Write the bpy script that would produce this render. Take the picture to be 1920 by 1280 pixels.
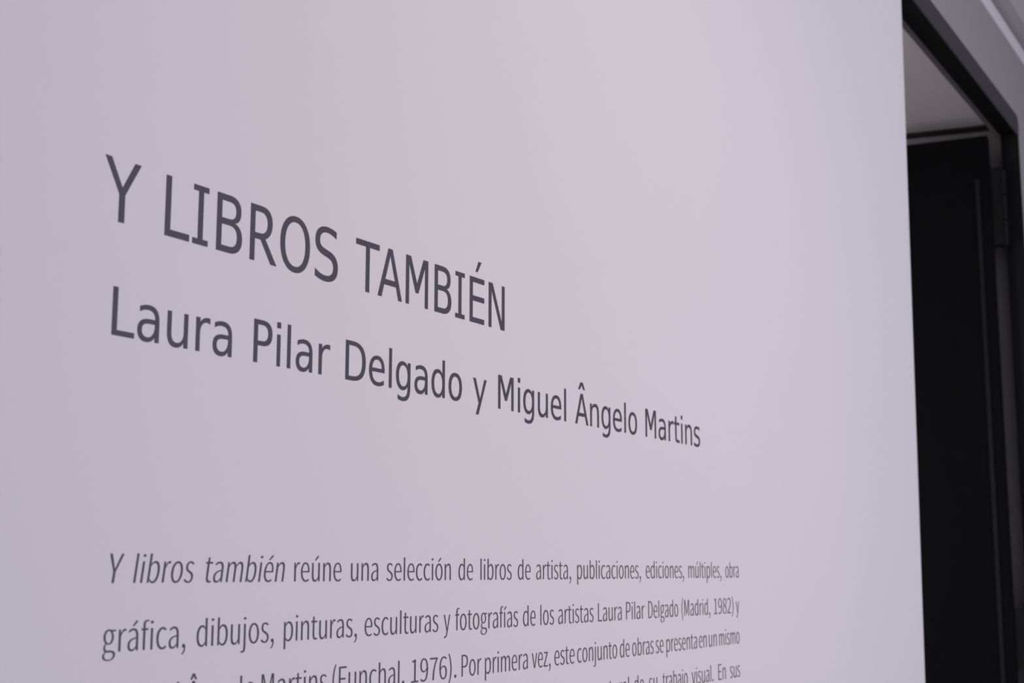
import bpy, math, re
from mathutils import Matrix, Vector

# ------------------------------------------------------------------ clear
for o in list(bpy.data.objects):
    bpy.data.objects.remove(o)
SC = bpy.context.scene
COL = SC.collection

# The wall lettering was surveyed in "wall units" of 4 cm (X along the text
# wall, Y up, Z into the wall); every point below goes through P().
U = 0.04
EYE = 1.55


def P(X, Y, Z=0.0):
    return Vector((X * U, Z * U, EYE + (Y + 7.98) * U))


# ------------------------------------------------------------------ camera
cam = bpy.data.cameras.new('camera')
cam.sensor_width = 36.0
cam.lens = 2671.12 / 1920 * 36.0
cam.clip_start = 0.05
cam.dof.use_dof = True
cam.dof.focus_distance = 1.80
cam.dof.aperture_fstop = 8.5
camo = bpy.data.objects.new('camera', cam)
COL.objects.link(camo)
right = Vector((0.5091889, -0.86065403, 0.00114135)).normalized()
up = Vector((-0.13886854, -0.0808499, 0.98700498)).normalized()
back = right.cross(up)
camo.matrix_world = Matrix.Translation(P(-22.4019, -7.98366, -24.0898)) @ Matrix(
    (right, up, back)).transposed().to_4x4()
SC.camera = camo

# ------------------------------------------------------------------ world, lamps, exposure
world = bpy.data.worlds.new('world')
SC.world = world
world.use_nodes = True
wb = world.node_tree.nodes['Background']
wb.inputs['Color'].default_value = (0.875, 0.86, 1.02, 1)
wb.inputs['Strength'].default_value = 0.305


def area(name, loc, target, size, energy, color):
    l = bpy.data.lights.new(name, 'AREA')
    l.shape = 'RECTANGLE'
    l.size, l.size_y = size
    l.energy = energy
    l.color = color
    o = bpy.data.objects.new(name, l)
    COL.objects.link(o)
    o.location = loc
    o.rotation_euler = (Vector(target) - Vector(loc)).to_track_quat('-Z', 'Y').to_euler()
    return o


area('gallery_lamp', (1.9, -4.4, 2.3), (1.6, 0, 1.9), (3.0, 1.2), 101, (0.905, 0.86, 1.02))
for name, loc, watts in (('vestibule_fill', (1.9, 2.2, 1.75), 92), ('hinge_gap_fill', (4.56, 3.6, 1.6), 200)):  # unseen fill lights, added to brighten the vestibule ceiling and the hinge gap
    fill = bpy.data.lights.new(name, 'POINT')
    fill.energy = watts
    fill.color = (1.0, 0.94, 1.0)
    fill.shadow_soft_size = 0.12
    fillo = bpy.data.objects.new(name, fill)
    COL.objects.link(fillo)
    fillo.location = loc

spot = bpy.data.lights.new('centre_spot', 'SPOT')  # unseen spot, added for the pinkish centre and in place of lens vignetting
spot.energy = 27
spot.color = (1.0, 0.62, 0.44)
spot.spot_size = math.radians(72)
spot.spot_blend = 1.0
spot.shadow_soft_size = 0.12
spoto = bpy.data.objects.new('centre_spot', spot)
COL.objects.link(spoto)
spoto.location = (1.0, -2.2, 3.0)
spoto.rotation_euler = (Vector((1.0, 0, 1.95)) - Vector(spoto.location)).to_track_quat('-Z', 'Y').to_euler()

vs = SC.view_settings
vs.view_transform = 'Standard'
vs.look = 'None'
vs.exposure = -0.14
vs.gamma = 1.0
vs.use_curve_mapping = False


# ------------------------------------------------------------------ materials
def mat(name, color, rough=0.6, spec=0.5, bump=0.0, scale=200.0, vary=0.0, metallic=0.0):
    m = bpy.data.materials.new(name)
    m.use_nodes = True
    nt = m.node_tree
    b = nt.nodes['Principled BSDF']
    b.inputs['Base Color'].default_value = (*color, 1)
    b.inputs['Roughness'].default_value = rough
    b.inputs['Specular IOR Level'].default_value = spec
    b.inputs['Metallic'].default_value = metallic
    tc = nt.nodes.new('ShaderNodeTexCoord')
    nz = nt.nodes.new('ShaderNodeTexNoise')
    nz.inputs['Scale'].default_value = scale
    nz.inputs['Detail'].default_value = 4
    nt.links.new(tc.outputs['Object'], nz.inputs['Vector'])
    if bump:
        bp = nt.nodes.new('ShaderNodeBump')
        bp.inputs['Strength'].default_value = bump
        bp.inputs['Distance'].default_value = 0.002
        nt.links.new(nz.outputs['Fac'], bp.inputs['Height'])
        nt.links.new(bp.outputs['Normal'], b.inputs['Normal'])
    if vary:
        n2 = nt.nodes.new('ShaderNodeTexNoise')
        n2.inputs['Scale'].default_value = 2.2
        n2.inputs['Detail'].default_value = 3
        nt.links.new(tc.outputs['Object'], n2.inputs['Vector'])
        mr = nt.nodes.new('ShaderNodeMapRange')
        mr.inputs['To Min'].default_value = 1 - vary
        mr.inputs['To Max'].default_value = 1 + vary
        nt.links.new(n2.outputs['Fac'], mr.inputs['Value'])
        vm = nt.nodes.new('ShaderNodeVectorMath')
        vm.operation = 'SCALE'
        vm.inputs[0].default_value = color
        nt.links.new(mr.outputs['Result'], vm.inputs['Scale'])
        nt.links.new(vm.outputs['Vector'], b.inputs['Base Color'])
    return m


M_WALL = mat('white_wall_paint', (0.80, 0.79, 0.80), 0.75, 0.25, bump=0.06, scale=260, vary=0.012)
M_GREYWALL = mat('grey_wall_paint', (0.36, 0.353, 0.36), 0.7, 0.3, bump=0.08, scale=180, vary=0.02)
M_TRIM = mat('pale_trim_paint', (0.86, 0.845, 0.87), 0.5, 0.4, bump=0.03, vary=0.01)
M_CEIL = mat('ceiling_paint', (0.78, 0.755, 0.745), 0.8, 0.2, bump=0.08, vary=0.02)
M_FLOOR = mat('grey_floor_resin', (0.48, 0.465, 0.46), 0.4, 0.5, bump=0.05, scale=60, vary=0.06)
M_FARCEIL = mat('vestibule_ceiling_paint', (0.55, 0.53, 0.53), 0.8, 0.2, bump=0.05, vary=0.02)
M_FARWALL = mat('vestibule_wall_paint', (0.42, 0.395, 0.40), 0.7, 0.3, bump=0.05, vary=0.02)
M_BLACK = mat('black_door_lacquer', (0.0016, 0.0016, 0.0019), 0.6, 0.1, bump=0.02, scale=300)
M_FRAME = mat('black_frame_metal', (0.004, 0.004, 0.0042), 0.6, 0.2, bump=0.02, scale=300)
M_FASCIA = mat('charcoal_fascia_paint', (0.043, 0.041, 0.048), 0.55, 0.3, bump=0.04, scale=150)
M_STRIP = mat('door_edge_seal', (0.0042, 0.004, 0.006), 0.5, 0.3)
M_HINGE = mat('dark_hinge_steel', (0.0032, 0.0032, 0.0032), 0.6, 0.2, bump=0.02, scale=300)
M_JOINTSHADE = mat('dark_joint_shade', (0.03, 0.027, 0.027), 0.7, 0.2)  # shade of the ceiling joint, put into the colour
M_SMALL = mat('mid_grey_vinyl', (0.090, 0.087, 0.110), 0.55, 0.3, bump=0.01, scale=400)
M_HEADSHADE = mat('brown_header_shade', (0.075, 0.064, 0.06), 0.6, 0.3)  # brown tone of the shade behind the header
M_VINYL = mat('slate_grey_vinyl', (0.074, 0.071, 0.092), 0.55, 0.3, bump=0.01, scale=400)


# ------------------------------------------------------------------ mesh helpers
def link_mesh(name, verts, faces, m, parent=None, bevel=0.0):
    me = bpy.data.meshes.new(name)
    me.from_pydata([tuple(v) for v in verts], [], faces)
    me.update()
    me.materials.append(m)
    o = bpy.data.objects.new(name, me)
    COL.objects.link(o)
    if parent:
        o.parent = parent
        o.matrix_parent_inverse = Matrix.Translation(-parent.location)
    if bevel:
        b = o.modifiers.new('bevel', 'BEVEL')
        b.width = bevel
        b.segments = 3
    return o


BF = [(0, 1, 2, 3), (7, 6, 5, 4), (0, 4, 5, 1), (1, 5, 6, 2), (2, 6, 7, 3), (3, 7, 4, 0)]


def block(name, X, Y, Z, m, parent=None, bevel=0.0):
    """box between wall-unit limits X, Y, Z"""
    (a, b), (c, d), (e, f) = X, Y, Z
    v = [P(a, c, e), P(a, d, e), P(b, d, e), P(b, c, e), P(a, c, f), P(a, d, f), P(b, d, f), P(b, c, f)]
    return link_mesh(name, v, [tuple(reversed(q)) for q in BF], m, parent, bevel)


def prism(name, outline, Z, m, parent=None, bevel=0.0):
    """outline [(X, Y)...] counter-clockwise seen from the room, between depths Z"""
    n = len(outline)
    v = [P(x, y, Z[0]) for x, y in outline] + [P(x, y, Z[1]) for x, y in outline]
    f = [tuple(range(n)), tuple(reversed(range(n, 2 * n)))]
    f += [((i + 1) % n, i, n + i, n + (i + 1) % n) for i in range(n)]
    return link_mesh(name, v, f, m, parent, bevel)


def structure(o, label=None):
    o['kind'] = 'structure'
    if label:
        o['label'] = label
    return o


def thing(name, label, cat, loc, group=None):
    o = bpy.data.objects.new(name, None)
    o.empty_display_size = 0.05
    COL.objects.link(o)
    o.location = loc
    o['label'] = label
    o['category'] = cat
    if group:
        o['group'] = group
    return o


FLOOR_Y = -7.98 - EYE / U
CEIL_Y = 42.9

# ------------------------------------------------------------------ room
structure(block('floor', (-90, 320), (FLOOR_Y - 3, FLOOR_Y), (-140, 120), M_FLOOR))
structure(block('ceiling', (-90, 320), (CEIL_Y, CEIL_Y + 4), (-140, -0.66), M_CEIL))
structure(block('ceiling_edge', (-90, 320), (CEIL_Y + 0.55, CEIL_Y + 4), (-0.66, 4.0), M_CEIL))

# white panel wall that carries the lettering; its free right edge is a hair out of plumb
def edge(y):
    return 69.49 + 0.0355 * (y - 6.92)


structure(prism('wall_left', [(-90, FLOOR_Y), (edge(FLOOR_Y), FLOOR_Y), (edge(CEIL_Y), CEIL_Y), (-90, CEIL_Y)],
                (0.0, 1.0), M_WALL, bevel=0.0015))
# grey wall with the doorway, just behind the panel
JX, HY = 114.1, 33.4          # right side and head of the opening
ZF, ZB = 1.0, 2.5             # front and back face
structure(prism('wall_right', [(-90, FLOOR_Y), (50, FLOOR_Y), (50, HY), (JX, HY), (JX, FLOOR_Y), (320, FLOOR_Y),
                               (320, CEIL_Y + 0.55), (-90, CEIL_Y + 0.55)], (ZF, ZB), M_GREYWALL))
structure(block('trim_1', (40, 320), (41.5, CEIL_Y), (0.75, ZF), M_TRIM, bevel=0.002))

# vestibule behind the doorway
FAR_C, SIDE_X = 35.1, 116.2


def SX(z):
    """the side wall runs back a little out of square"""
    return SIDE_X - 0.17 * (z - ZB)


def plan(name, pts, Y, m, parent=None, bevel=0.0):
    """upright solid over a floor outline [(X, Z)...]"""
    n = len(pts)
    v = [P(x, Y[0], z) for x, z in pts] + [P(x, Y[1], z) for x, z in pts]
    f = [tuple(reversed(range(n))), tuple(range(n, 2 * n))]
    f += [(i, (i + 1) % n, n + (i + 1) % n, n + i) for i in range(n)]
    return link_mesh(name, v, f, m, parent, bevel)


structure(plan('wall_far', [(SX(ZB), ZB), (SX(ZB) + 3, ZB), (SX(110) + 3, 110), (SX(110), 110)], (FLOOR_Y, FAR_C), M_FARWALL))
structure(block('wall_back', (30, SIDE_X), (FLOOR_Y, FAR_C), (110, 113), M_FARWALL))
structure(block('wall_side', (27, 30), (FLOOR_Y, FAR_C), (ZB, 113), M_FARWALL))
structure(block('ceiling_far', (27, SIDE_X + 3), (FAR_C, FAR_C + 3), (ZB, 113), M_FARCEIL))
structure(plan('ceiling_joint_shade', [(SX(ZB) - 0.08, ZB), (SX(ZB), ZB), (SX(110), 110), (SX(110) - 0.08, 110)], (FAR_C - 0.6, FAR_C), M_JOINTSHADE))  # dark strip standing in for the shade band where wall meets ceiling

# ------------------------------------------------------------------ doorway
door = bpy.data.objects.new('door_1', None)
COL.objects.link(door)
door.location = P(JX, FLOOR_Y, ZF)
door['kind'] = 'structure'
# steel lining of the opening
T = 0.35
block('header_lining', (50, JX), (HY - T + 0.25, HY + 0.25), (ZF - 0.05, 2.6), M_FRAME, door, 0.001)
block('jamb_lining', (JX - T + 0.25, JX + 0.25), (FLOOR_Y, HY), (ZF - 0.05, 2.55), M_FRAME, door, 0.001)
block('header_shade', (50, JX - 0.3), (32.8, HY + 0.2), (2.6, 2.75), M_HEADSHADE, door, 0.001)  # added board, stands in for the header's soft shade on the ceiling beyond
# charcoal board over the head of the opening
prism('fascia', [(50, HY + 0.1), (JX + 0.1, HY - 0.4), (JX + 0.1, HY + 1.2), (JX - 0.6, HY + 1.55), (50, HY + 1.85)],
      (ZF - 0.12, ZF + 0.02), M_FASCIA, door, 0.0015)

# open leaf, swung back into the vestibule
LX, LZ = 112.0, 3.35
LT = 32.9
LK = -0.098                    # the leaf stands a few degrees past square


def on_leaf(u, w):
    """floor point u along the leaf from its hinged edge, w out of its face"""
    c, s = 1 / math.hypot(1, LK), LK / math.hypot(1, LK)
    return (LX + u * s + w * c, LZ + u * c - w * s)


def leaf_block(name, us, Y, ws, m, parent, bevel):
    return plan(name, [on_leaf(us[0], ws[0]), on_leaf(us[0], ws[1]), on_leaf(us[1], ws[1]), on_leaf(us[1], ws[0])],
                Y, m, parent, bevel)


leaf = leaf_block('leaf', (0, 27), (FLOOR_Y + 0.25, LT), (0, 1.3), M_BLACK, door, 0.002)
leaf_block('edge_strip', (0.95, 1.3), (FLOOR_Y + 0.6, LT - 4.2), (-0.14, 0.02), M_STRIP, leaf, 0.0008)


def cylinder(name, X, Z, Y0, Y1, r, m, parent, n=14):
    v, f = [], []
    for y in (Y0, Y1):
        for k in range(n):
            a = 2 * math.pi * k / n
            v.append(P(X + r * math.cos(a), y, Z + r * math.sin(a)))
    for k in range(n):
        f.append((k, (k + 1) % n, n + (k + 1) % n, n + k))
    f.append(tuple(reversed(range(n))))
    f.append(tuple(range(n, 2 * n)))
    return link_mesh(name, v, f, m, parent)


def hinge(y0, y1):
    h = block('hinge', (LX + 0.2, LX + 1.25), (y0, y1), (2.45, LZ + 0.05), M_HINGE, door, 0.0008)
    block('hinge_plate', (JX - 0.75, JX - 0.1), (y0 + 0.3, y1 - 0.3), (2.2, 2.75), M_HINGE, h, 0.0008)
    w = (y1 - y0) / 3
    for k in range(3):
        cylinder('knuckle', LX + 1.35, 2.55, y0 + k * w + 0.06, y0 + (k + 1) * w - 0.06, 0.42, M_HINGE, h)
    cylinder('hinge_pin', LX + 1.35, 2.55, y0 - 0.3, y1 + 0.3, 0.14, M_HINGE, h)


hinge(22.3, 29.7)
hinge(-16.4, -11.0)
hinge(-40.0, -33.2)

# ------------------------------------------------------------------ lettering
# outlines of the large humanist capitals and lower case (6400 to the em)
BIG = {
    'Y': (3938, 'M-13 4666L666 4666L1959 2580L3244 4666L3922 4666L2272 2080L2272 0L1638 0L1638 2080'),
    'L': (3562, 'M628 4666L1259 4666L1259 531L3531 531L3531 0L628 0'),
    'I': (2694, 'M369 4666L2250 4666L2250 4213L1606 4213L1606 453L2250 453L2250 0L369 0L369 453L1000 453L1000 4213L369 4213'),
    'B': (4388, 'M1259 2228L1259 519L2272 519Q2781 519 3026 730Q3272 941 3272 1375Q3272 1813 3026 2020Q2781 2228 2272 2228ZM1259 4147L1259 2741L2194 2741Q2656 2741 2882 2914Q3109 3088 3109 3444Q3109 3797 2882 3972Q2656 4147 2194 4147ZM628 4666L2241 4666Q2963 4666 3353 4366Q3744 4066 3744 3513Q3744 3084 3544 2831Q3344 2578 2956 2516Q3422 2416 3680 2098Q3938 1781 3938 1306Q3938 681 3513 340Q3088 0 2303 0L628 0'),
    'R': (4450, 'M628 4666L2053 4666Q2853 4666 3247 4331Q3641 3997 3641 3322Q3641 2700 3250 2330Q3000 2090 2700 1985L4330 0L3500 0L2060 1850L1259 1850L1259 0L628 0ZM1259 4147L1259 2360L1950 2360Q2450 2360 2715 2590Q2980 2830 2980 3290Q2980 3700 2745 3920Q2500 4147 2053 4147'),
    'O': (5038, 'M2522 4238Q1834 4238 1429 3725Q1025 3213 1025 2328Q1025 1447 1429 934Q1834 422 2522 422Q3209 422 3611 934Q4013 1447 4013 2328Q4013 3213 3611 3725Q3209 4238 2522 4238ZM2522 4750Q3503 4750 4090 4092Q4678 3434 4678 2328Q4678 1225 4090 567Q3503 -91 2522 -91Q1538 -91 948 565Q359 1222 359 2328Q359 3434 948 4092Q1538 4750 2522 4750'),
    'S': (4063, 'M3425 4513L3425 3897Q3066 4069 2747 4153Q2428 4238 2131 4238Q1616 4238 1336 4038Q1056 3838 1056 3469Q1056 3159 1242 3001Q1428 2844 1947 2747L2328 2669Q3034 2534 3370 2195Q3706 1856 3706 1288Q3706 609 3251 259Q2797 -91 1919 -91Q1588 -91 1214 -16Q841 59 441 206L441 856Q825 641 1194 531Q1563 422 1919 422Q2459 422 2753 634Q3047 847 3047 1241Q3047 1584 2836 1778Q2625 1972 2144 2069L1759 2144Q1053 2284 737 2584Q422 2884 422 3419Q422 4038 858 4394Q1294 4750 2059 4750Q2388 4750 2728 4690Q3069 4631 3425 4513'),
    'T': (3944, 'M-19 4666L3928 4666L3928 4134L2272 4134L2272 0L1638 0L1638 4134L-19 4134'),
    'A': (4375, 'M2188 4044L1331 1722L3047 1722ZM1831 4666L2547 4666L4325 0L3669 0L3244 1197L1141 1197L716 0L50 0'),
    'Â': (4375, 'M2188 4044L1331 1722L3047 1722ZM1831 4666L2547 4666L4325 0L3669 0L3244 1197L1141 1197L716 0L50 0ZM1070 5280L1600 5280L2188 5950L2740 5280L3270 5280L2560 6400L1800 6400'),
    'M': (5394, 'M628 0L628 4666L1520 4666L2697 2150L3874 4666L4766 4666L4766 0L4178 0L4178 3950L2960 1250L2435 1250L1216 3950L1216 0'),
    'É': (4047, 'M628 4666L3700 4666L3700 4134L1259 4134L1259 2753L3700 2753L3700 2222L1259 2222L1259 531L3700 531L3700 0L628 0ZM1817 5264L2263 5264L3080 6380L2436 6380'),
    'N': (4788, 'M628 4666L1478 4666L3547 763L3547 4666L4159 4666L4159 0L3309 0L1241 3903L1241 0L628 0'),
    'a': (3922, 'M2194 1759Q1497 1759 1228 1600Q959 1441 959 1056Q959 750 1161 570Q1363 391 1709 391Q2188 391 2477 730Q2766 1069 2766 1631L2766 1759ZM3341 1997L3341 0L2766 0L2766 531Q2569 213 2275 61Q1981 -91 1556 -91Q1019 -91 701 211Q384 513 384 1019Q384 1609 779 1909Q1175 2209 1959 2209L2766 2209L2766 2266Q2766 2663 2505 2880Q2244 3097 1772 3097Q1472 3097 1187 3025Q903 2953 641 2809L641 3341Q956 3463 1253 3523Q1550 3584 1831 3584Q2591 3584 2966 3190Q3341 2797 3341 1997'),
    'u': (4056, 'M544 1381L544 3500L1119 3500L1119 1403Q1119 906 1312 657Q1506 409 1894 409Q2359 409 2629 706Q2900 1003 2900 1516L2900 3500L3475 3500L3475 0L2900 0L2900 538Q2691 219 2414 64Q2138 -91 1772 -91Q1169 -91 856 284Q544 659 544 1381'),
    'r': (2731, 'M2631 2963Q2534 3019 2420 3045Q2306 3072 2169 3072Q1681 3072 1420 2755Q1159 2438 1159 1844L1159 0L581 0L581 3500L1159 3500L1159 2956Q1341 3275 1631 3429Q1922 3584 2338 3584Q2397 3584 2469 3576Q2541 3569 2631 3553'),
    'P': (3859, 'M1259 4147L1259 2394L2053 2394Q2494 2394 2734 2622Q2975 2850 2975 3272Q2975 3691 2734 3919Q2494 4147 2053 4147ZM628 4666L2053 4666Q2838 4666 3239 4311Q3641 3956 3641 3272Q3641 2581 3239 2228Q2838 1875 2053 1875L1259 1875L1259 0L628 0'),
    'i': (1756, 'M603 3500L1178 3500L1178 0L603 0ZM575 4863L1206 4863L1206 4200L575 4200'),
    'l': (1756, 'M603 4863L1178 4863L1178 0L603 0'),
    'D': (4931, 'M1259 4147L1259 519L2022 519Q2988 519 3436 956Q3884 1394 3884 2338Q3884 3275 3436 3711Q2988 4147 2022 4147ZM628 4666L1925 4666Q3281 4666 3915 4102Q4550 3538 4550 2338Q4550 1131 3912 565Q3275 0 1925 0L628 0'),
    'e': (3938, 'M3597 1894L3597 1613L953 1613Q991 1019 1311 708Q1631 397 2203 397Q2534 397 2845 478Q3156 559 3463 722L3463 178Q3153 47 2828 -22Q2503 -91 2169 -91Q1331 -91 842 396Q353 884 353 1716Q353 2575 817 3079Q1281 3584 2069 3584Q2775 3584 3186 3129Q3597 2675 3597 1894ZM3022 2063Q3016 2534 2758 2815Q2500 3097 2075 3097Q1594 3097 1305 2825Q1016 2553 972 2059'),
    'g': (4063, 'M2906 1791Q2906 2416 2648 2759Q2391 3103 1925 3103Q1463 3103 1205 2759Q947 2416 947 1791Q947 1169 1205 825Q1463 481 1925 481Q2391 481 2648 825Q2906 1169 2906 1791ZM3481 434Q3481 -459 3084 -895Q2688 -1331 1869 -1331Q1566 -1331 1297 -1286Q1028 -1241 775 -1147L775 -588Q1028 -725 1275 -790Q1522 -856 1778 -856Q2344 -856 2625 -561Q2906 -266 2906 331L2906 616Q2728 306 2450 153Q2172 0 1784 0Q1141 0 747 490Q353 981 353 1791Q353 2603 747 3093Q1141 3584 1784 3584Q2172 3584 2450 3431Q2728 3278 2906 2969L2906 3500L3481 3500'),
    'd': (4063, 'M2906 2969L2906 4863L3481 4863L3481 0L2906 0L2906 525Q2725 213 2448 61Q2172 -91 1784 -91Q1150 -91 751 415Q353 922 353 1747Q353 2572 751 3078Q1150 3584 1784 3584Q2172 3584 2448 3432Q2725 3281 2906 2969ZM947 1747Q947 1113 1208 752Q1469 391 1925 391Q2381 391 2643 752Q2906 1113 2906 1747Q2906 2381 2643 2742Q2381 3103 1925 3103Q1469 3103 1208 2742Q947 2381 947 1747'),
    'o': (3916, 'M1959 3097Q1497 3097 1228 2736Q959 2375 959 1747Q959 1119 1226 758Q1494 397 1959 397Q2419 397 2687 759Q2956 1122 2956 1747Q2956 2369 2687 2733Q2419 3097 1959 3097ZM1959 3584Q2709 3584 3137 3096Q3566 2609 3566 1747Q3566 888 3137 398Q2709 -91 1959 -91Q1206 -91 779 398Q353 888 353 1747Q353 2609 779 3096Q1206 3584 1959 3584'),
    'y': (3788, 'M190 3500L830 3500L1950 770L3010 3500L3620 3500L1560 -1331L900 -1331L1590 230'),
    'n': (4056, 'M3513 2113L3513 0L2938 0L2938 2094Q2938 2591 2744 2837Q2550 3084 2163 3084Q1697 3084 1428 2787Q1159 2491 1159 1978L1159 0L581 0L581 3500L1159 3500L1159 2956Q1366 3272 1645 3428Q1925 3584 2291 3584Q2894 3584 3203 3211Q3513 2838 3513 2113'),
    't': (2509, 'M1172 4494L1172 3500L2356 3500L2356 3053L1172 3053L1172 1153Q1172 725 1289 603Q1406 481 1766 481L2356 481L2356 0L1766 0Q1100 0 847 248Q594 497 594 1153L594 3053L172 3053L172 3500L594 3500L594 4494'),
    's': (3334, 'M2834 3397L2834 2853Q2591 2978 2328 3040Q2066 3103 1784 3103Q1356 3103 1142 2972Q928 2841 928 2578Q928 2378 1081 2264Q1234 2150 1697 2047L1894 2003Q2506 1872 2764 1633Q3022 1394 3022 966Q3022 478 2636 193Q2250 -91 1575 -91Q1294 -91 989 -36Q684 19 347 128L347 722Q666 556 975 473Q1284 391 1588 391Q1994 391 2212 530Q2431 669 2431 922Q2431 1156 2273 1281Q2116 1406 1581 1522L1381 1569Q847 1681 609 1914Q372 2147 372 2553Q372 3047 722 3315Q1072 3584 1716 3584Q2034 3584 2315 3537Q2597 3491 2834 3397'),
}
# advance widths of the large letters on the wall (2048 to the em)
ADV = {' ': 720, 'Y': 1260, 'L': 1140, 'I': 862, 'B': 1404, 'R': 1424, 'O': 1612, 'S': 1400, 'T': 1262, 'A': 1400,
       'M': 1726, 'É': 1295, 'N': 1532, 'Â': 1400, 'a': 1230, 'u': 1296, 'r': 874, 'P': 1235, 'i': 562, 'l': 562,
       'D': 1578, 'e': 1220, 'g': 1276, 'd': 1276, 'o': 1243, 'y': 1212, 'n': 1296, 't': 807, 's': 1067}
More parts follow.
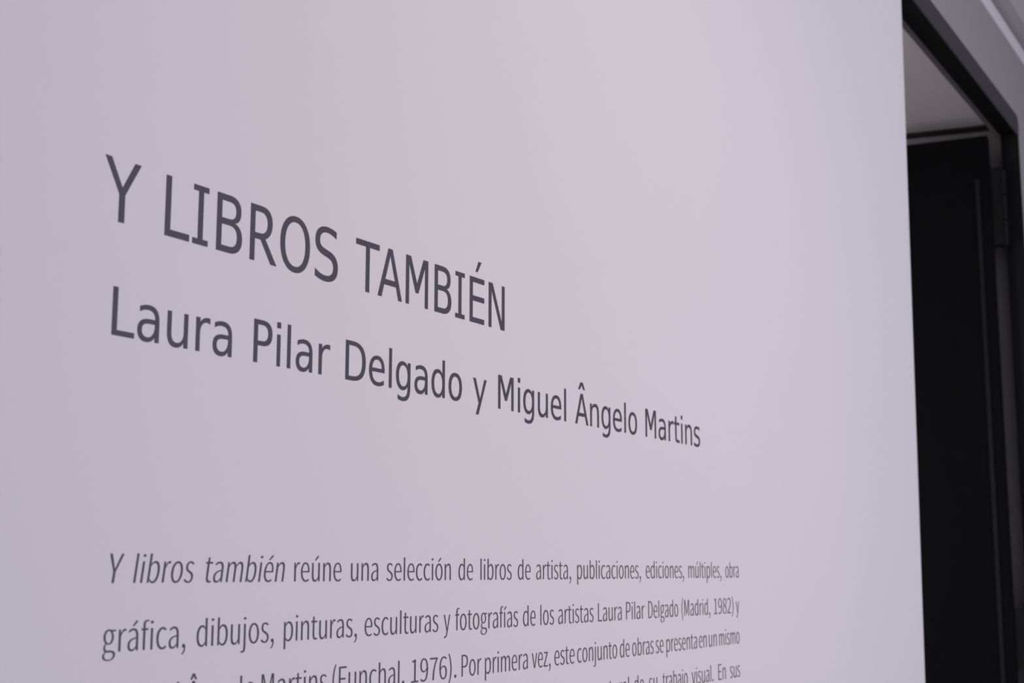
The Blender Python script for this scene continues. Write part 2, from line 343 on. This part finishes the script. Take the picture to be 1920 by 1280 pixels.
# outlines of the small grotesque (cap height 2567)
SMALL = {
    '(': (1183, 'M837 -686L1033 -599C732 -102 588 494 588 1089C588 1681 732 2272 1033 2773L837 2864C515 2339 322 1775 322 1089C322 399 515 -165 837 -686'),
    ')': (1183, 'M347 -686C669 -165 861 399 861 1089C861 1775 669 2339 347 2864L147 2773C448 2272 599 1681 599 1089C599 494 448 -102 147 -599'),
    ',': (973, 'M263 -665C578 -532 774 -270 774 67C774 301 672 441 504 441C375 441 263 357 263 217C263 77 371 -7 497 -7L536 -4C532 -214 403 -382 186 -476'),
    '.': (973, 'M487 -46C613 -46 718 53 718 196C718 343 613 441 487 441C357 441 256 343 256 196C256 53 357 -46 487 -46'),
    '1': (1943, 'M308 0L1716 0L1716 266L1201 266L1201 2567L956 2567C816 2486 651 2426 424 2384L424 2181L882 2181L882 266L308 266'),
    '2': (1943, 'M154 0L1768 0L1768 277L1057 277L637 252C1239 823 1646 1345 1646 1859C1646 2314 1355 2612 896 2612C571 2612 347 2465 140 2237L326 2055C469 2227 648 2353 858 2353C1176 2353 1331 2139 1331 1845C1331 1404 959 893 154 189'),
    '6': (1943, 'M1054 -46C1453 -46 1793 291 1793 788C1793 1327 1513 1593 1078 1593C879 1593 655 1478 497 1285C511 2080 802 2349 1159 2349C1313 2349 1467 2272 1565 2153L1747 2349C1604 2504 1411 2612 1145 2612C648 2612 196 2230 196 1225C196 378 564 -46 1054 -46M504 1029C672 1268 868 1355 1026 1355C1338 1355 1488 1134 1488 788C1488 438 1299 207 1054 207C732 207 539 497 504 1029'),
    '7': (1943, 'M693 0L1026 0C1068 1005 1176 1604 1779 2374L1779 2567L172 2567L172 2293L1418 2293C914 1593 739 973 693 0'),
    '8': (1943, 'M980 -46C1460 -46 1782 245 1782 616C1782 970 1576 1162 1352 1292L1352 1310C1502 1429 1691 1660 1691 1929C1691 2325 1425 2605 987 2605C588 2605 284 2342 284 1954C284 1684 445 1492 630 1362L630 1348C396 1222 161 980 161 637C161 242 504 -46 980 -46M1155 1394C851 1513 574 1649 574 1954C574 2202 746 2367 984 2367C1257 2367 1418 2167 1418 1912C1418 1723 1327 1548 1155 1394M984 193C676 193 445 392 445 665C445 910 592 1113 798 1246C1162 1099 1478 973 1478 627C1478 371 1282 193 984 193'),
    '9': (1943, 'M823 -46C1303 -46 1754 354 1754 1394C1754 2209 1383 2612 889 2612C490 2612 154 2279 154 1779C154 1250 434 973 861 973C1075 973 1296 1096 1453 1285C1429 490 1141 221 812 221C644 221 490 294 378 417L203 217C347 67 543 -46 823 -46M1450 1555C1278 1310 1085 1211 914 1211C609 1211 455 1436 455 1779C455 2132 644 2363 893 2363C1218 2363 1415 2083 1450 1555'),
    'D': (2409, 'M354 0L1008 0C1782 0 2202 480 2202 1292C2202 2111 1782 2567 994 2567L354 2567M676 266L676 2304L966 2304C1572 2304 1870 1943 1870 1292C1870 644 1572 266 966 266'),
    'E': (2062, 'M354 0L1870 0L1870 277L676 277L676 1211L1649 1211L1649 1488L676 1488L676 2293L1831 2293L1831 2567L354 2567'),
    'F': (1933, 'M354 0L676 0L676 1152L1656 1152L1656 1425L676 1425L676 2293L1831 2293L1831 2567L354 2567'),
    'L': (1901, 'M354 0L1800 0L1800 277L676 277L676 2567L354 2567'),
    'M': (2843, 'M354 0L644 0L644 1422C644 1642 623 1954 602 2178L616 2178L823 1593L1310 259L1527 259L2010 1593L2216 2178L2230 2178C2213 1954 2188 1642 2188 1422L2188 0L2489 0L2489 2567L2101 2567L1611 1194L1432 658L1418 658L1232 1194L742 2567L354 2567'),
    'P': (2216, 'M354 0L676 0L676 1022L1099 1022C1663 1022 2045 1271 2045 1814C2045 2374 1660 2567 1085 2567L354 2567M676 1285L676 2304L1043 2304C1495 2304 1723 2188 1723 1814C1723 1446 1509 1285 1057 1285'),
    'Y': (1859, 'M767 0L1089 0L1089 994L1863 2567L1527 2567L1197 1842L938 1278L924 1278L672 1842L340 2567L-4 2567L767 994'),
    'a': (1971, 'M760 -46C994 -46 1208 77 1390 228L1401 228L1429 0L1691 0L1691 1169C1691 1642 1499 1950 1033 1950C725 1950 459 1814 287 1702L410 1481C560 1583 760 1684 980 1684C1292 1684 1373 1450 1373 1204C564 1113 207 907 207 494C207 151 441 -46 760 -46M851 214C662 214 515 298 515 515C515 760 732 917 1373 991L1373 462C1187 298 1033 214 851 214'),
    'b': (2164, 'M1159 -46C1593 -46 1985 329 1985 980C1985 1569 1719 1950 1229 1950C1015 1950 805 1831 630 1684L644 2024L644 2787L322 2787L322 0L578 0L606 196L620 196C784 46 984 -46 1159 -46M1106 224C980 224 809 273 644 420L644 1422C823 1590 991 1681 1148 1681C1513 1681 1653 1401 1653 977C1653 508 1422 224 1106 224'),
    'c': (1786, 'M1071 -46C1299 -46 1516 46 1688 193L1548 410C1429 305 1275 221 1099 221C749 221 511 511 511 949C511 1387 763 1681 1110 1681C1257 1681 1380 1614 1488 1516L1649 1726C1516 1845 1345 1950 1096 1950C606 1950 182 1583 182 949C182 319 567 -46 1071 -46'),
    'd': (2171, 'M970 -46C1197 -46 1401 77 1548 224L1558 224L1586 0L1849 0L1849 2787L1527 2787L1527 2055L1544 1730C1376 1866 1232 1950 1008 1950C574 1950 186 1565 186 949C186 315 494 -46 970 -46M1040 224C707 224 515 494 515 952C515 1387 760 1681 1064 1681C1222 1681 1369 1625 1527 1481L1527 483C1369 308 1215 224 1040 224'),
    'e': (1940, 'M1092 -46C1348 -46 1551 39 1716 147L1604 361C1460 266 1313 210 1127 210C767 210 518 469 497 875L1779 875L1793 1057C1793 1600 1520 1950 1033 1950C599 1950 182 1569 182 949C182 322 585 -46 1092 -46M494 1103C532 1481 770 1695 1040 1695C1338 1695 1513 1488 1513 1103'),
    'f': (1138, 'M116 1642L375 1642L375 0L693 0L693 1642L1096 1642L1096 1901L693 1901L693 2202C693 2447 781 2577 963 2577C1029 2577 1106 2560 1176 2525L1246 2773C1159 2808 1047 2833 928 2833C550 2833 375 2591 375 2206L375 1901L116 1884'),
    'g': (1975, 'M963 -875C1551 -875 1926 -571 1926 -217C1926 98 1702 235 1264 235L889 235C634 235 557 322 557 441C557 546 609 609 679 669C763 627 868 602 959 602C1352 602 1656 858 1656 1264C1656 1429 1593 1569 1502 1656L1891 1656L1891 1901L1229 1901C1162 1929 1068 1950 959 1950C578 1950 249 1688 249 1271C249 1043 371 858 497 760L497 746C396 676 287 550 287 392C287 242 361 140 459 81L459 63C280 -46 179 -203 179 -368C179 -693 501 -875 963 -875M959 819C742 819 557 994 557 1271C557 1551 739 1716 959 1716C1187 1716 1366 1551 1366 1271C1366 994 1180 819 959 819M1008 -655C662 -655 459 -525 459 -322C459 -214 515 -98 651 0C735 -21 826 -28 896 -28L1225 -28C1478 -28 1611 -91 1611 -270C1611 -466 1376 -655 1008 -655'),
    'h': (2125, 'M322 0L644 0L644 1380C833 1572 966 1670 1162 1670C1415 1670 1523 1520 1523 1162L1523 0L1842 0L1842 1204C1842 1688 1660 1950 1261 1950C1001 1950 805 1807 630 1632L644 2024L644 2787L322 2787'),
    'i': (963, 'M322 0L644 0L644 1901L322 1901M483 2293C609 2293 697 2377 697 2507C697 2630 609 2714 483 2714C357 2714 273 2630 273 2507C273 2377 357 2293 483 2293'),
    'j': (963, 'M123 -847C501 -847 644 -606 644 -217L644 1901L326 1901L326 -217C326 -448 280 -592 91 -592C25 -592 -42 -574 -91 -557L-154 -798C-88 -826 11 -847 123 -847M483 2293C606 2293 697 2377 697 2507C697 2630 606 2714 483 2714C357 2714 270 2630 270 2507C270 2377 357 2293 483 2293'),
    'l': (966, 'M322 0L322 2787L644 2787L644 0'),
    'm': (3242, 'M322 0L644 0L644 1380C816 1576 977 1670 1120 1670C1362 1670 1474 1520 1474 1162L1474 0L1793 0L1793 1380C1971 1576 2125 1670 2272 1670C2514 1670 2626 1520 2626 1162L2626 0L2945 0L2945 1204C2945 1688 2759 1950 2370 1950C2136 1950 1940 1800 1740 1586C1663 1810 1509 1950 1215 1950C987 1950 791 1807 623 1625L616 1625L585 1901L322 1901'),
    'n': (2136, 'M322 0L644 0L644 1380C833 1572 966 1670 1162 1670C1415 1670 1523 1520 1523 1162L1523 0L1842 0L1842 1204C1842 1688 1660 1950 1261 1950C1001 1950 802 1807 623 1625L616 1625L585 1901L322 1901'),
    'o': (2122, 'M1061 -46C1527 -46 1940 319 1940 949C1940 1583 1527 1950 1061 1950C595 1950 182 1583 182 949C182 319 595 -46 1061 -46M1061 221C732 221 511 511 511 949C511 1387 732 1681 1061 1681C1390 1681 1614 1387 1614 949C1614 511 1390 221 1061 221'),
    'p': (2171, 'M322 -802L644 -802L644 -158L634 175C805 32 987 -46 1159 -46C1593 -46 1985 329 1985 980C1985 1569 1719 1950 1229 1950C1008 1950 795 1824 623 1681L616 1681L585 1901L322 1901M1106 224C980 224 812 273 644 420L644 1422C826 1590 991 1681 1148 1681C1513 1681 1653 1401 1653 977C1653 508 1422 224 1106 224'),
    'r': (1359, 'M322 0L644 0L644 1222C770 1544 963 1663 1120 1663C1201 1663 1243 1653 1306 1632L1366 1908C1306 1940 1246 1950 1162 1950C952 1950 756 1796 623 1555L616 1555L585 1901L322 1901'),
    's': (1639, 'M819 -46C1268 -46 1509 210 1509 518C1509 879 1208 992 931 1096C718 1176 522 1246 522 1425C522 1576 634 1702 875 1702C1043 1702 1176 1628 1306 1534L1460 1733C1317 1852 1106 1950 872 1950C455 1950 217 1712 217 1411C217 1085 504 959 770 861C980 784 1204 693 1204 501C1204 336 1082 203 830 203C602 203 434 294 266 431L112 217C291 67 550 -46 819 -46'),
    't': (1320, 'M917 -46C1036 -46 1162 -11 1271 25L1208 266C1145 238 1061 214 991 214C770 214 697 347 697 578L697 1642L1215 1642L1215 1901L697 1901L697 2437L431 2437L396 1901L95 1884L95 1642L378 1642L378 588C378 207 515 -46 917 -46'),
    'u': (2125, 'M879 -46C1138 -46 1327 91 1506 298L1516 298L1541 0L1807 0L1807 1901L1488 1901L1488 553C1306 329 1169 231 973 231C721 231 616 382 616 735L616 1901L294 1901L294 697C294 210 476 -46 879 -46'),
    'v': (1824, 'M732 0L1106 0L1779 1901L1464 1901L1103 819L928 259L910 259L735 819L378 1901L46 1901'),
    'y': (1824, 'M354 -819C732 -819 931 -532 1064 -161L1779 1901L1467 1901L1124 847L970 308L952 308L763 847L378 1901L46 1901L809 -4L767 -147C686 -382 553 -557 340 -557C287 -557 231 -539 193 -525L130 -781C189 -805 266 -819 354 -819'),
    'z': (1663, 'M123 0L1562 0L1562 259L525 259L1530 1730L1530 1901L231 1901L231 1642L1124 1642L123 172'),
    'Â': (2129, 'M623 2735L1054 3099L1068 3099L1499 2735L1639 2840L1229 3281L893 3281L483 2840M14 0L340 0L588 784L1527 784L1772 0L2115 0L1243 2567L882 2567M669 1040L795 1436C886 1726 970 2003 1050 2304L1064 2304L1324 1436L1446 1040'),
    'á': (1971, 'M760 -46C994 -46 1208 77 1390 228L1401 228L1429 0L1691 0L1691 1169C1691 1642 1499 1950 1033 1950C725 1950 459 1814 287 1702L410 1481C560 1583 760 1684 980 1684C1292 1684 1373 1450 1373 1204C564 1113 207 907 207 494C207 151 441 -46 760 -46M851 214C662 214 515 298 515 515C515 760 732 917 1373 991L1373 462C1187 298 1033 214 851 214M987 2241L1600 2843L1380 3053L826 2402'),
    'é': (1940, 'M1092 -46C1348 -46 1551 39 1716 147L1604 361C1460 266 1313 210 1127 210C767 210 518 469 497 875L1779 875L1793 1057C1793 1600 1520 1950 1033 1950C599 1950 182 1569 182 949C182 322 585 -46 1092 -46M494 1103C532 1481 770 1695 1040 1695C1338 1695 1513 1488 1513 1103M977 2241L1586 2843L1366 3053L812 2402'),
    'í': (963, 'M322 0L644 0L644 1901L322 1901M431 2241L1043 2843L816 3053L263 2402'),
    'ó': (2122, 'M1061 -46C1527 -46 1940 319 1940 949C1940 1583 1527 1950 1061 1950C595 1950 182 1583 182 949C182 319 595 -46 1061 -46M1061 221C732 221 511 511 511 949C511 1387 732 1681 1061 1681C1390 1681 1614 1387 1614 949C1614 511 1390 221 1061 221M1001 2241L1618 2843L1394 3053L837 2402'),
    'ú': (2125, 'M879 -46C1138 -46 1327 91 1506 298L1516 298L1541 0L1807 0L1807 1901L1488 1901L1488 553C1306 329 1169 231 973 231C721 231 616 382 616 735L616 1901L294 1901L294 697C294 210 476 -46 879 -46M1005 2241L1618 2843L1394 3053L840 2402'),
}
# words of the paragraph: line, word, left and right edge on the wall
WORDS = [
    (1, 'Y', 0.702, 1.130),
    (1, 'libros', 1.432, 3.398),
    (1, 'también', 3.802, 6.752),
    (1, 'reúne', 7.145, 9.155),
    (1, 'una', 9.590, 10.862),
    (1, 'selección', 11.267, 14.632),
    (1, 'de', 15.072, 15.902),
    (1, 'libros', 16.354, 18.282),
    (1, 'de', 18.686, 19.526),
    (1, 'artista,', 19.916, 22.388),
    (1, 'publicaciones,', 22.855, 28.069),
    (1, 'ediciones,', 28.529, 32.161),
    (1, 'múltiples,', 32.622, 36.144),
    (1, 'obra', 36.623, 38.155),
    (2, 'gráfica,', 0.600, 3.188),
    (2, 'dibujos,', 3.567, 6.386),
    (2, 'pinturas,', 6.790, 9.907),
    (2, 'esculturas', 10.268, 13.963),
    (2, 'y', 14.267, 14.617),
    (2, 'fotografías', 14.913, 18.701),
    (2, 'de', 19.028, 19.860),
    (2, 'los', 20.198, 21.133),
    (2, 'artistas', 21.445, 24.072),
    (2, 'Laura', 24.442, 26.366),
    (2, 'Pilar', 26.750, 28.344),
    (2, 'Delgado', 28.705, 31.521),
    (2, '(Madrid,', 31.871, 34.829),
    (2, '1982)', 35.255, 37.455),
    (2, 'y', 37.749, 38.127),
    (3, 'Miguel', 0.733, 3.026),
    (3, 'Ângelo', 3.292, 5.731),
    (3, 'Martins', 5.968, 8.609),
    (3, '(Funchal,', 8.865, 12.224),
    (3, '1976).', 12.577, 14.983),
    (3, 'Por', 15.288, 16.414),
    (3, 'primera', 16.650, 19.335),
    (3, 'vez,', 19.620, 20.880),
    (3, 'este', 21.165, 22.607),
    (3, 'conjunto', 22.818, 25.953),
    (3, 'de', 26.190, 27.006),
    (3, 'obras', 27.237, 29.125),
    (3, 'se', 29.337, 30.051),
    (3, 'presenta', 30.328, 33.366),
    (3, 'en', 33.581, 34.385),
    (3, 'un', 34.633, 35.473),
    (3, 'mismo', 35.754, 38.072),
    (4, 'tural', 25.265, 26.921),
    (4, 'de', 27.366, 28.205),
    (4, 'su', 28.669, 29.425),
    (4, 'trabajo', 29.927, 32.346),
    (4, 'visual.', 32.776, 35.022),
    (4, 'En', 35.583, 36.407),
    (4, 'sus', 36.900, 38.047),
]


def contours(path, remap=None):
    out = []
    for sub in path.split('M')[1:]:
        pts = []
        for c, a in re.findall(r'([LQCZ]?)([-\d ]*)', 'L' + sub):
            n = [float(t) for t in a.split()]
            if not n:
                continue
            if c == 'Q':
                x0, y0 = pts[-1]
                for k in range(1, 7):
                    t = k / 6
                    pts.append(((1 - t) ** 2 * x0 + 2 * t * (1 - t) * n[0] + t * t * n[2],
                                (1 - t) ** 2 * y0 + 2 * t * (1 - t) * n[1] + t * t * n[3]))
            elif c == 'C':
                x0, y0 = pts[-1]
                for k in range(1, 6):
                    t = k / 5
                    b = ((1 - t) ** 3, 3 * t * (1 - t) ** 2, 3 * t * t * (1 - t), t ** 3)
                    pts.append((b[0] * x0 + b[1] * n[0] + b[2] * n[2] + b[3] * n[4],
                                b[0] * y0 + b[1] * n[1] + b[2] * n[3] + b[3] * n[5]))
            else:
                pts.append((n[0], n[1]))
        if abs(pts[0][0] - pts[-1][0]) + abs(pts[0][1] - pts[-1][1]) < 1:
            pts.pop()
        if remap:
            pts = [remap(x, y) for x, y in pts]
        out.append(pts)
    return out


def thin(cs, dx, dy, top):
    """take a little weight off an outline, keeping its height 0..top"""
    def a2(p):
        return sum(p[i - 1][0] * p[i][1] - p[i][0] * p[i - 1][1] for i in range(len(p)))
    s = 1 if a2(max(cs, key=lambda p: abs(a2(p)))) > 0 else -1
    out = []
    for p in cs:
        n = len(p)
        q = []
        for i in range(n):
            e1 = Vector((p[i][0] - p[i - 1][0], p[i][1] - p[i - 1][1]))
            e2 = Vector((p[(i + 1) % n][0] - p[i][0], p[(i + 1) % n][1] - p[i][1]))
            n1, n2 = (Vector((-e.y * s, e.x * s)).normalized() for e in (e1, e2))
            m = n1 + n2
            d = max(0.35, 1 + n1.dot(n2))
            q.append((p[i][0] + m.x / d * dx, (p[i][1] + m.y / d * dy - dy) * top / (top - 2 * dy)))
        out.append(q)
    return out


def glyph_mesh(name, cs):
    """filled outline, one unit thick along local z"""
    cu = bpy.data.curves.new(name, 'CURVE')
    cu.dimensions = '2D'
    cu.fill_mode = 'BOTH'
    cu.extrude = 0.5
    for pts in cs:
        s = cu.splines.new('POLY')
        s.points.add(len(pts) - 1)
        for p, (x, y) in zip(s.points, pts):
            p.co = (x / 1000, y / 1000, 0, 1)
        s.use_cyclic_u = True
    tmp = bpy.data.objects.new('tmp', cu)
    COL.objects.link(tmp)
    me = bpy.data.meshes.new_from_object(tmp.evaluated_get(bpy.context.evaluated_depsgraph_get()))
    bpy.data.objects.remove(tmp)
    bpy.data.curves.remove(cu)
    me.name = name
    me.materials.clear()
    me.materials.append(M_SMALL if name == 'small_letter' else M_VINYL)
    for p in me.polygons:
        p.use_smooth = False
    return me


THICK = 0.0004
CACHE = {}


def kind_of(ch):
    return {',': 'comma', '.': 'full_stop', '(': 'bracket', ')': 'bracket'}.get(ch, 'digit' if ch.isdigit() else 'letter')


def put(parent, ch, key, me, X, Y, sx, sy):
    """one vinyl character; X, Y = origin on the wall, sx, sy = wall units per 1000 outline units"""
    o = bpy.data.objects.new(kind_of(ch), me)
    COL.objects.link(o)
    o.parent = parent
    p = P(X, Y, 0) - parent.location
    o.location = (p.x, p.z, THICK / 2)
    o.scale = (sx * U, sy * U, THICK)
    return o


def line_thing(name, label, X, Y, group):
    t = thing(name, label, 'lettering', P(X, Y, 0), group)
    t.rotation_euler = (math.pi / 2, 0, 0)
    return t


def big_line(t, text, X0, Y0, sx, sy, shift):
    x = 0
    for i, ch in enumerate(text):
        if ch != ' ':
            if ('b', ch) not in CACHE:
                CACHE['b', ch] = glyph_mesh('large_letter', contours(BIG[ch][1]))
            k = ADV[ch] * 3.125 / BIG[ch][0]
            dx, wx = shift.get(i, (0, 1))
            put(t, ch, 'b', CACHE['b', ch], X0 + (x + dx) / 1000 * sx, Y0,
                sx / 3.125 * k * wx, sy / 3.125)
        x += ADV[ch]


title = line_thing('title_lettering', 'large dark grey line of capitals, topmost writing on the white wall', 0, 0,
                   'lines of lettering on the white wall')
big_line(title, 'Y LIBROS TAMBIÉN', 0.0, 0.0, 0.8979, 1.0,
         {9: (90, 1.0)})
names = line_thing('names_lettering', 'large dark grey line in mixed case, directly under the line of capitals', 0.277, -2.637,
                   'lines of lettering on the white wall')
big_line(names, 'Laura Pilar Delgado y Miguel Ângelo Martins', 0.277, -2.637, 0.7476, 0.7519, {})

BODY = 0.652 / 2.567
BASE = {1: (-8.205, 0.0015), 2: (-9.713, 0.0008), 3: (-11.165, 0.0041), 4: (-12.45, 0.0)}
LABELS = {
    1: 'first line of small grey paragraph text, beginning with three slanted words',
    2: 'second line of small grey paragraph text, beginning with the word grafica',
    3: 'third line of small grey paragraph text, ending with the words un mismo',
    4: 'lowest visible line of small grey text, ending with the words En sus',
}
LINES = {k: line_thing('paragraph_line', LABELS[k], 0.7, BASE[k][0], 'lines of lettering on the white wall') for k in BASE}
ITALIC = {('Y', 0), ('libros', 1), ('también', 2)}
for n, (ln, word, x0, x1) in enumerate(WORDS):
    slant = (word, n) in ITALIC
    x, items, lo, hi = 0, [], None, 0
    for ch in word:
        key = ('s', ch, slant)
        if key not in CACHE:
            low = ch.islower()

            def remap(px, py, low=low, slant=slant, ch=ch):
                if py < 0:
                    py *= 0.8 if ch == 'g' else 0.94
                if low:
                    py *= 1.02
                    if py > 1950:
                        py = 1950 + (py - 1950) * 0.74
                    if ch in 'áéíóú' and py > 2060:
                        py -= 150
                return (px + 0.157 / 0.885 * py if slant else px, py)
            cs = thin(contours(SMALL[ch][1]), 24, 50, 2567)
            if ch == 'Â':
                # a stout circumflex close above the A
                cs = [c for c in cs if min(q[1] for q in c) < 2600]
                m = sum(f(q[0] for c in cs for q in c) for f in (min, max)) / 2
                cs.append([(m - 500, 2700), (m - 240, 2700), (m, 3020), (m + 240, 2700), (m + 500, 2700),
                           (m + 150, 3240), (m - 150, 3240)])
            cs = [[remap(*q) for q in c] for c in cs]
            CACHE[key] = glyph_mesh('small_letter', cs)
            xs = [q[0] for c in cs for q in c]
            CACHE[key, 'x'] = (min(xs), max(xs))
        a, b = CACHE[key, 'x']
        lo = x + a if lo is None else lo
        hi = max(hi, x + b)
        items.append((ch, key, x))
        x += SMALL[ch][0]
    k = (x1 - x0) / (hi - lo)
    for ch, key, x in items:
        X = x0 + (x - lo) * k
        put(LINES[ln], ch, 's', CACHE[key], X, BASE[ln][0] + BASE[ln][1] * X, k * 1000, BODY)
